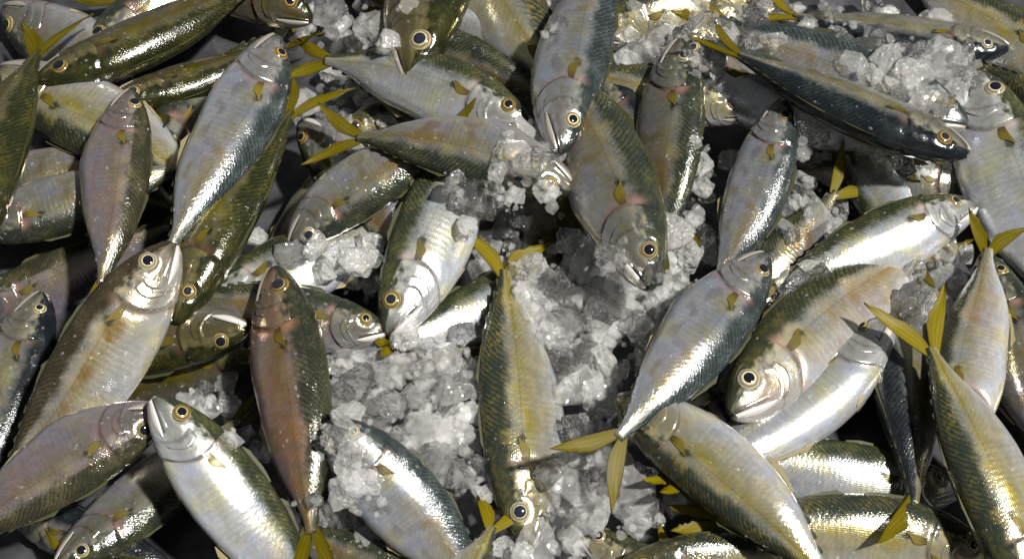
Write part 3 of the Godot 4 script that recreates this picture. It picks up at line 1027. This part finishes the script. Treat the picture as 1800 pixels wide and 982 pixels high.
	[74, 1716, 362, 0.0415, 1362, 500, 0.0415, 0, 8, 0, -1, -6, 4, 1.05, [8, 10, 0.2], 1, "bright silver mackerel with ribbed flank beside a smooth ice lump", false],
	[75, 572, 742, 0.0887, 850, 1045, 0.0157, -0.006, 14, 1, 0, 2, 0, 1.25, [8, 10, 0.2], 1.18, "broad blue silver mackerel with its head under ice", false],
	[76, 1085, 700, 0.0711, 1460, 1020, 0.068, 0, -12, 0, 1, 5, 2, 1.05, [8, 10, 0.2], 1, "mottled gold backed mackerel below the large ribbed fish tail", false],
	[77, 690, 1230, 0.0359, 866, 926, 0.0342, 0, 0, 1, 0, 10, 2, 1, [34, 46, 0.24], 1, "mackerel tail and pale stalk at the front beside a bright head", false],
	[78, 928, 962, 0.022, 886, 476, 0.048, 0, -6, -1, 0, 26, 2, 1, [38, 52, 0.22], 1, "upright gold and dark green mackerel with nose down and white side", false],
	[79, 1346, 448, 0.0782, 1086, 770, 0.0855, 0, 10, 1, 0, 10, 0, 1.1, [36, 30, 0.3], 1, "large ribbed silver mackerel with yellow tail over the ice", false],
	[80, 1830, 1090, 0.045, 1636, 612, 0.078, 0, -8, -1, 0, 34, 2, 1.1, [40, 30, 0.31], 1, "large bright mackerel with blue back, gold stripe and yellow forked tail", false],
]

# group, x y, radius, height
const ICE := [
	["d", 1082, 514, 0.0113, 0.0323],
	["o", 1454, 274, 0.01, 0.0141],
	["g", 1250, 442, 0.0102, 0.0172],
	["n", 878, 922, 0.0128, 0.0209],
	["f", 842, 826, 0.0113, 0.0293],
	["h", 1378, 374, 0.009, 0.0143],
	["d", 1134, 530, 0.012, 0.0326],
	["k", 1382, 22, 0.0121, 0.0181],
	["i", 1642, 542, 0.0113, 0.0158],
	["f", 786, 746, 0.0133, 0.0296],
	["b", 902, 426, 0.0108, 0.0187],
	["o", 574, 206, 0.0117, 0.0184],
	["n", 1138, 830, 0.0087, 0.0243],
	["f", 758, 686, 0.01, 0.0289],
	["h", 1462, 398, 0.01, 0.0151],
	["d", 1090, 578, 0.0106, 0.0317],
	["l", 602, 82, 0.011, 0.0138],
	["d", 1050, 526, 0.009, 0.0303],
	["e", 1026, 614, 0.0119, 0.0221],
	["f", 838, 774, 0.0087, 0.0258],
	["i", 1670, 478, 0.0097, 0.017],
	["b", 906, 386, 0.0114, 0.0156],
	["e", 1030, 698, 0.0086, 0.0228],
	["n", 1002, 938, 0.0101, 0.0261],
	["f", 806, 842, 0.0125, 0.0269],
	["o", 334, 706, 0.0121, 0.0162],
	["n", 1182, 886, 0.0103, 0.0233],
	["e", 1082, 710, 0.0093, 0.0227],
	["g", 1234, 418, 0.0122, 0.019],
	["f", 654, 702, 0.0128, 0.0298],
	["i", 1698, 450, 0.0088, 0.0184],
	["f", 794, 662, 0.0106, 0.027],
	["n", 1054, 798, 0.0112, 0.0259],
	["n", 1034, 874, 0.0119, 0.0259],
	["d", 1010, 454, 0.0095, 0.0333],
	["i", 1642, 462, 0.0126, 0.0141],
	["n", 1038, 922, 0.0115, 0.0213],
	["c", 450, 418, 0.0125, 0.0135],
	["f", 770, 818, 0.0132, 0.0257],
	["f", 670, 758, 0.0119, 0.0294],
	["d", 878, 470, 0.0118, 0.0279],
	["f", 694, 706, 0.0099, 0.028],
	["n", 1126, 918, 0.0098, 0.0225],
	["o", 374, 714, 0.0103, 0.0174],
	["o", 1678, 282, 0.0125, 0.0133],
	["j", 1750, 118, 0.0115, 0.0173],
	["d", 1046, 434, 0.0098, 0.0333],
	["f", 634, 726, 0.013, 0.027],
	["d", 1082, 482, 0.0111, 0.03],
	["j", 1642, 34, 0.0134, 0.0174],
	["d", 1046, 590, 0.0117, 0.0294],
	["n", 1022, 806, 0.0122, 0.0255],
	["d", 1034, 490, 0.0102, 0.0336],
	["l", 590, 130, 0.0135, 0.0143],
	["d", 1018, 530, 0.0109, 0.0304],
	["f", 758, 758, 0.0118, 0.0261],
	["e", 1062, 666, 0.0105, 0.0249],
	["f", 830, 682, 0.0111, 0.0276],
	["f", 698, 762, 0.0093, 0.031],
	["e", 1034, 746, 0.0103, 0.026],
	["o", 610, 202, 0.0105, 0.019],
	["j", 1534, 6, 0.0122, 0.0179],
	["m", 606, 914, 0.0092, 0.0179],
	["f", 854, 870, 0.0094, 0.0275],
	["c", 862, 434, 0.0117, 0.017],
	["e", 1086, 746, 0.0108, 0.0223],
	["f", 834, 730, 0.0129, 0.0273],
	["h", 1402, 358, 0.0085, 0.0185],
	["f", 754, 730, 0.0107, 0.0311],
	["d", 954, 570, 0.0126, 0.0286],
	["k", 1466, 10, 0.0123, 0.016],
	["d", 1150, 582, 0.0102, 0.03],
	["a", 930, 226, 0.011, 0.0167],
	["l", 530, 50, 0.0104, 0.0166],
	["j", 1566, 22, 0.0085, 0.0146],
	["o", 402, 706, 0.0088, 0.0183],
	["d", 1186, 518, 0.0096, 0.0303],
	["l", 562, 30, 0.0129, 0.0177],
	["l", 670, 90, 0.0094, 0.0173],
	["f", 722, 742, 0.0099, 0.0311],
	["b", 882, 370, 0.0113, 0.0161],
	["n", 878, 966, 0.012, 0.0239],
	["m", 646, 950, 0.0117, 0.0176],
	["m", 566, 898, 0.01, 0.0144],
	["o", 426, 758, 0.0102, 0.0133],
	["l", 646, 22, 0.0085, 0.0179],
	["o", 542, 178, 0.0125, 0.0172],
	["k", 1334, 26, 0.0103, 0.0175],
	["d", 998, 574, 0.0099, 0.0324],
	["g", 1282, 282, 0.0095, 0.0142],
	["g", 1242, 342, 0.0109, 0.0183],
	["d", 1110, 510, 0.0092, 0.0314],
	["n", 1150, 894, 0.0101, 0.0261],
	["n", 1078, 778, 0.009, 0.0237],
	["e", 1090, 650, 0.0094, 0.0268],
	["d", 1090, 542, 0.0111, 0.0279],
	["f", 598, 678, 0.0101, 0.0262],
	["i", 1658, 578, 0.009, 0.0163],
	["f", 786, 694, 0.0128, 0.0292],
	["c", 654, 498, 0.0087, 0.0153],
	["e", 994, 666, 0.0105, 0.022],
	["c", 622, 498, 0.0099, 0.0183],
	["h", 1482, 366, 0.0087, 0.0134],
	["e", 978, 614, 0.0099, 0.0269],
	["k", 1106, 106, 0.0107, 0.0144],
	["k", 1242, 70, 0.0119, 0.0172],
	["o", 622, 150, 0.0097, 0.0166],
	["k", 1150, 114, 0.0104, 0.0144],
	["o", 458, 790, 0.013, 0.015],
	["l", 634, 86, 0.0116, 0.0144],
	["d", 1130, 558, 0.0107, 0.0308],
	["f", 738, 666, 0.0095, 0.0269],
	["i", 1670, 450, 0.0124, 0.0163],
	["f", 590, 706, 0.0131, 0.0269],
	["j", 1606, 114, 0.0096, 0.0137],
	["o", 586, 158, 0.0127, 0.0172],
	["f", 826, 650, 0.0103, 0.0268],
	["l", 586, 58, 0.0109, 0.0187],
	["a", 925, 238, 0.0177, 0.098],
	["a", 895, 272, 0.0152, 0.119],
	["a", 938, 292, 0.016, 0.1164],
	["a", 960, 262, 0.011, 0.1064],
	["a", 872, 300, 0.0101, 0.1185],
	["b", 833, 345, 0.0211, 0.0913],
	["b", 942, 372, 0.0194, 0.0342],
	["b", 890, 408, 0.011, 0.0279],
	["b", 800, 325, 0.0101, 0.1098],
	["b", 868, 330, 0.0093, 0.1141],
	["b", 815, 395, 0.011, 0.0862],
	["b", 905, 345, 0.0084, 0.1095],
	["b", 960, 335, 0.0101, 0.1101],
	["c", 508, 446, 0.0135, 0.0608],
	["c", 550, 438, 0.0127, 0.0609],
	["c", 588, 450, 0.0118, 0.0591],
	["c", 632, 452, 0.0186, 0.0572],
	["c", 570, 478, 0.0101, 0.0587],
	["c", 650, 425, 0.011, 0.0558],
	["c", 850, 420, 0.0118, 0.024],
	["c", 845, 470, 0.011, 0.0163],
	["c", 860, 500, 0.0093, 0.0358],
	["d", 925, 480, 0.0177, 0.0431],
	["d", 965, 505, 0.016, 0.0457],
	["d", 1005, 525, 0.0135, 0.0426],
	["d", 945, 540, 0.0169, 0.0481],
	["d", 1000, 565, 0.016, 0.0449],
	["d", 1055, 545, 0.0177, 0.047],
	["d", 1100, 540, 0.0127, 0.0449],
	["d", 1125, 570, 0.0143, 0.0461],
	["d", 1060, 590, 0.0143, 0.041],
	["d", 1165, 520, 0.0127, 0.0518],
	["d", 1185, 500, 0.0118, 0.0451],
	["d", 1020, 470, 0.011, 0.044],
	["d", 1085, 500, 0.0101, 0.0502],
	["d", 970, 590, 0.0127, 0.0435],
	["d", 1140, 610, 0.011, 0.0495],
	["d", 920, 520, 0.0127, 0.0451],
	["d", 1045, 505, 0.0101, 0.0414],
	["d", 1035, 440, 0.0169, 0.0469],
	["d", 1080, 455, 0.0143, 0.1117],
	["d", 1005, 425, 0.0127, 0.0424],
	["e", 1015, 680, 0.0186, 0.0419],
	["e", 1055, 640, 0.0143, 0.0412],
	["e", 1060, 700, 0.0169, 0.0357],
	["e", 1015, 752, 0.0143, 0.0397],
	["e", 1055, 755, 0.0127, 0.038],
	["e", 990, 635, 0.0135, 0.0336],
	["e", 1085, 660, 0.0118, 0.0316],
	["e", 1030, 620, 0.011, 0.037],
	["f", 605, 630, 0.0177, 0.0383],
	["f", 650, 615, 0.0152, 0.0451],
	["f", 690, 650, 0.0194, 0.0431],
	["f", 640, 680, 0.0186, 0.0386],
	["f", 605, 740, 0.0169, 0.0453],
	["f", 690, 710, 0.0152, 0.0476],
	["f", 780, 640, 0.0186, 0.0418],
	["f", 800, 690, 0.0152, 0.0476],
	["f", 730, 700, 0.0143, 0.0414],
	["f", 745, 750, 0.0186, 0.0362],
	["f", 790, 770, 0.0186, 0.0415],
	["f", 770, 820, 0.0177, 0.0402],
	["f", 815, 840, 0.0127, 0.047],
	["f", 710, 600, 0.0127, 0.0523],
	["f", 600, 690, 0.0143, 0.0475],
	["f", 660, 745, 0.011, 0.038],
	["f", 820, 730, 0.0118, 0.0406],
	["f", 740, 610, 0.0118, 0.0362],
	["f", 720, 795, 0.0118, 0.0366],
	["g", 1190, 405, 0.0177, 0.0408],
	["g", 1205, 455, 0.016, 0.0244],
	["g", 1175, 470, 0.0127, 0.0267],
	["g", 1238, 290, 0.0127, 0.0292],
	["g", 1235, 330, 0.0101, 0.0351],
	["g", 1225, 250, 0.0084, 0.0725],
	["g", 1220, 380, 0.0101, 0.0241],
	["g", 1150, 480, 0.0101, 0.1041],
	["h", 1438, 378, 0.0186, 0.0467],
	["h", 1402, 497, 0.0118, 0.0494],
	["h", 1452, 488, 0.0118, 0.0527],
	["h", 1420, 470, 0.0101, 0.0516],
	["h", 1385, 530, 0.0127, 0.0372],
	["h", 1430, 525, 0.0101, 0.0556],
	["h", 1370, 480, 0.011, 0.0433],
	["h", 1360, 545, 0.0118, 0.0359],
	["h", 1410, 330, 0.0127, 0.0175],
	["h", 1395, 410, 0.0101, 0.0438],
	["h", 1478, 505, 0.0093, 0.0508],
	["h", 1375, 400, 0.0101, 0.0394],
	["i", 1605, 535, 0.0202, 0.042],
	["i", 1655, 495, 0.0186, 0.017],
	["i", 1640, 550, 0.0169, 0.0257],
	["i", 1665, 460, 0.0135, 0.0252],
	["i", 1690, 490, 0.011, 0.0161],
	["i", 1610, 480, 0.011, 0.0352],
	["i", 1580, 500, 0.0084, 0.0408],
	["j", 1560, 105, 0.0194, 0.0798],
	["j", 1655, 120, 0.0236, 0.0525],
	["j", 1605, 140, 0.0186, 0.0807],
	["j", 1525, 85, 0.0143, 0.0768],
	["j", 1680, 165, 0.0143, 0.0604],
	["j", 1640, 170, 0.0143, 0.0782],
	["j", 1470, 60, 0.0101, 0.0724],
	["j", 1700, 100, 0.011, 0.0478],
	["j", 1560, 150, 0.011, 0.0813],
	["j", 1500, 112, 0.0127, 0.0815],
	["j", 1540, 62, 0.0118, 0.0507],
	["j", 1592, 98, 0.0152, 0.0543],
	["j", 1622, 88, 0.0127, 0.053],
	["j", 1702, 140, 0.0118, 0.0578],
	["j", 1530, 138, 0.011, 0.0817],
	["j", 1582, 172, 0.011, 0.081],
	["j", 1662, 188, 0.0101, 0.0751],
	["j", 1615, 180, 0.0101, 0.0793],
	["k", 1150, 88, 0.0219, 0.0332],
	["k", 1100, 110, 0.0143, 0.0249],
	["k", 1240, 45, 0.0152, 0.0697],
	["k", 1285, 60, 0.0143, 0.0702],
	["k", 1270, 20, 0.0135, 0.0297],
	["k", 1330, 40, 0.0127, 0.0698],
	["k", 1205, 70, 0.0118, 0.0627],
	["k", 1250, 90, 0.0101, 0.0655],
	["k", 1105, 60, 0.011, 0.0287],
	["k", 1340, 10, 0.011, 0.0226],
	["k", 945, 15, 0.0152, 0.075],
	["k", 1310, 75, 0.011, 0.0718],
	["k", 1360, 70, 0.0101, 0.0753],
	["k", 1420, 45, 0.0101, 0.0697],
	["k", 1460, 25, 0.0093, 0.0377],
	["k", 1490, 75, 0.0093, 0.0752],
	["k", 1230, 15, 0.0127, 0.0701],
	["k", 1215, 105, 0.0093, 0.0833],
	["k", 1120, 20, 0.011, 0.029],
	["k", 985, 45, 0.011, 0.1204],
	["k", 1400, 20, 0.0093, 0.0165],
	["k", 1180, 40, 0.011, 0.0304],
	["l", 650, 48, 0.0194, 0.0681],
	["l", 690, 75, 0.0127, 0.0972],
	["l", 590, 15, 0.0118, 0.0265],
	["l", 560, 8, 0.0093, 0.0259],
	["l", 620, 75, 0.011, 0.024],
	["l", 655, 98, 0.0093, 0.0747],
	["l", 720, 12, 0.0101, 0.1051],
	["l", 605, 45, 0.0084, 0.0266],
	["m", 582, 905, 0.0177, 0.0171],
	["m", 618, 812, 0.0152, 0.0879],
	["m", 610, 862, 0.0143, 0.074],
	["m", 555, 880, 0.0084, 0.0748],
	["m", 640, 850, 0.011, 0.0782],
	["m", 632, 780, 0.011, 0.0886],
	["m", 592, 772, 0.0127, 0.0938],
	["m", 602, 745, 0.0118, 0.0926],
	["n", 1108, 868, 0.0228, 0.0355],
	["n", 1000, 868, 0.0202, 0.0329],
	["n", 1040, 905, 0.0169, 0.0337],
	["n", 945, 960, 0.0186, 0.0356],
	["n", 1085, 810, 0.0152, 0.0364],
	["n", 1000, 810, 0.0127, 0.0365],
	["n", 1140, 905, 0.0143, 0.033],
	["n", 985, 925, 0.0143, 0.0301],
	["n", 1065, 840, 0.0143, 0.0384],
	["n", 970, 830, 0.011, 0.0482],
	["n", 910, 975, 0.011, 0.0305],
	["n", 1010, 960, 0.0101, 0.0303],
	["n", 1120, 920, 0.0101, 0.0351],
	["o", 1425, 235, 0.0152, 0.0616],
	["o", 1455, 280, 0.0127, 0.0072],
	["o", 1420, 290, 0.0127, 0.0122],
	["o", 1590, 285, 0.0143, 0.0505],
	["o", 1625, 290, 0.0118, 0.0358],
	["o", 1662, 300, 0.0084, 0.0228],
	["o", 360, 690, 0.0101, 0.0147],
	["o", 395, 670, 0.011, 0.0092],
	["o", 415, 720, 0.0101, 0.0106],
	["o", 575, 195, 0.0101, 0.0075],
	["o", 610, 215, 0.011, 0.0337],
	["o", 640, 170, 0.0093, 0.0134],
	["o", 405, 775, 0.0084, 0.1016],
	["o", 680, 215, 0.0084, 0.0389],
	["o", 1560, 265, 0.0101, 0.0502],
	["o", 1410, 260, 0.0101, 0.0533],
	["o", 770, 580, 0.0093, 0.0473],
	["o", 720, 575, 0.0084, 0.0707],
	["o", 810, 585, 0.0101, 0.0426],
]
const ICE_GROUPS := {
	"a": ["rough ice lump on the noses beside the large downward fish", "ice on the noses of the pale and the large downward mackerel"],
	"b": ["rounded ice lump in the pair below the mottled olive fish", "ice lumps below the mottled olive mackerel"],
	"c": ["ice lump between the down pointing olive fish and the gleaming white jaw", "ice beside the gleaming white jaw"],
	"d": ["ice lump in the crushed heap under the open pink jaw", "ice heap under the open pink jaw"],
	"e": ["wet ice lump between the upright gold fish and the large ribbed one", "ice beside the large ribbed mackerel"],
	"f": ["ice lump in the grey heap between the rose brown and gold fish", "ice heap between rose brown and gold mackerel"],
	"g": ["ice lump filling the gap between the two blue grey upright fish", "ice between the upright mackerel"],
	"h": ["clear ice lump at the tail end of the bright ribbed silver fish", "ice at the tail end of the bright silver mackerel"],
	"i": ["glassy ice lump between the pink patched fish", "glassy ice among the pink patched mackerel"],
	"j": ["large clear ice lump over the buried silver head", "clear ice over the buried silver head"],
	"k": ["frosty ice lump on the yellow flanked fish", "ice on the yellow flanked mackerel"],
	"l": ["bubbly ice lump beside the dark red gilled head", "ice beside the dark red gilled head"],
	"m": ["ice lump by the tail of the rose brown fish", "ice by the rose brown tail and the ice covered head"],
	"n": ["ice lump under the yellow tail at the tray front", "ice under the yellow tail at the tray front"],
	"o": ["dark wet ice lump in a shaded gap", "ice in shaded gaps"],
}
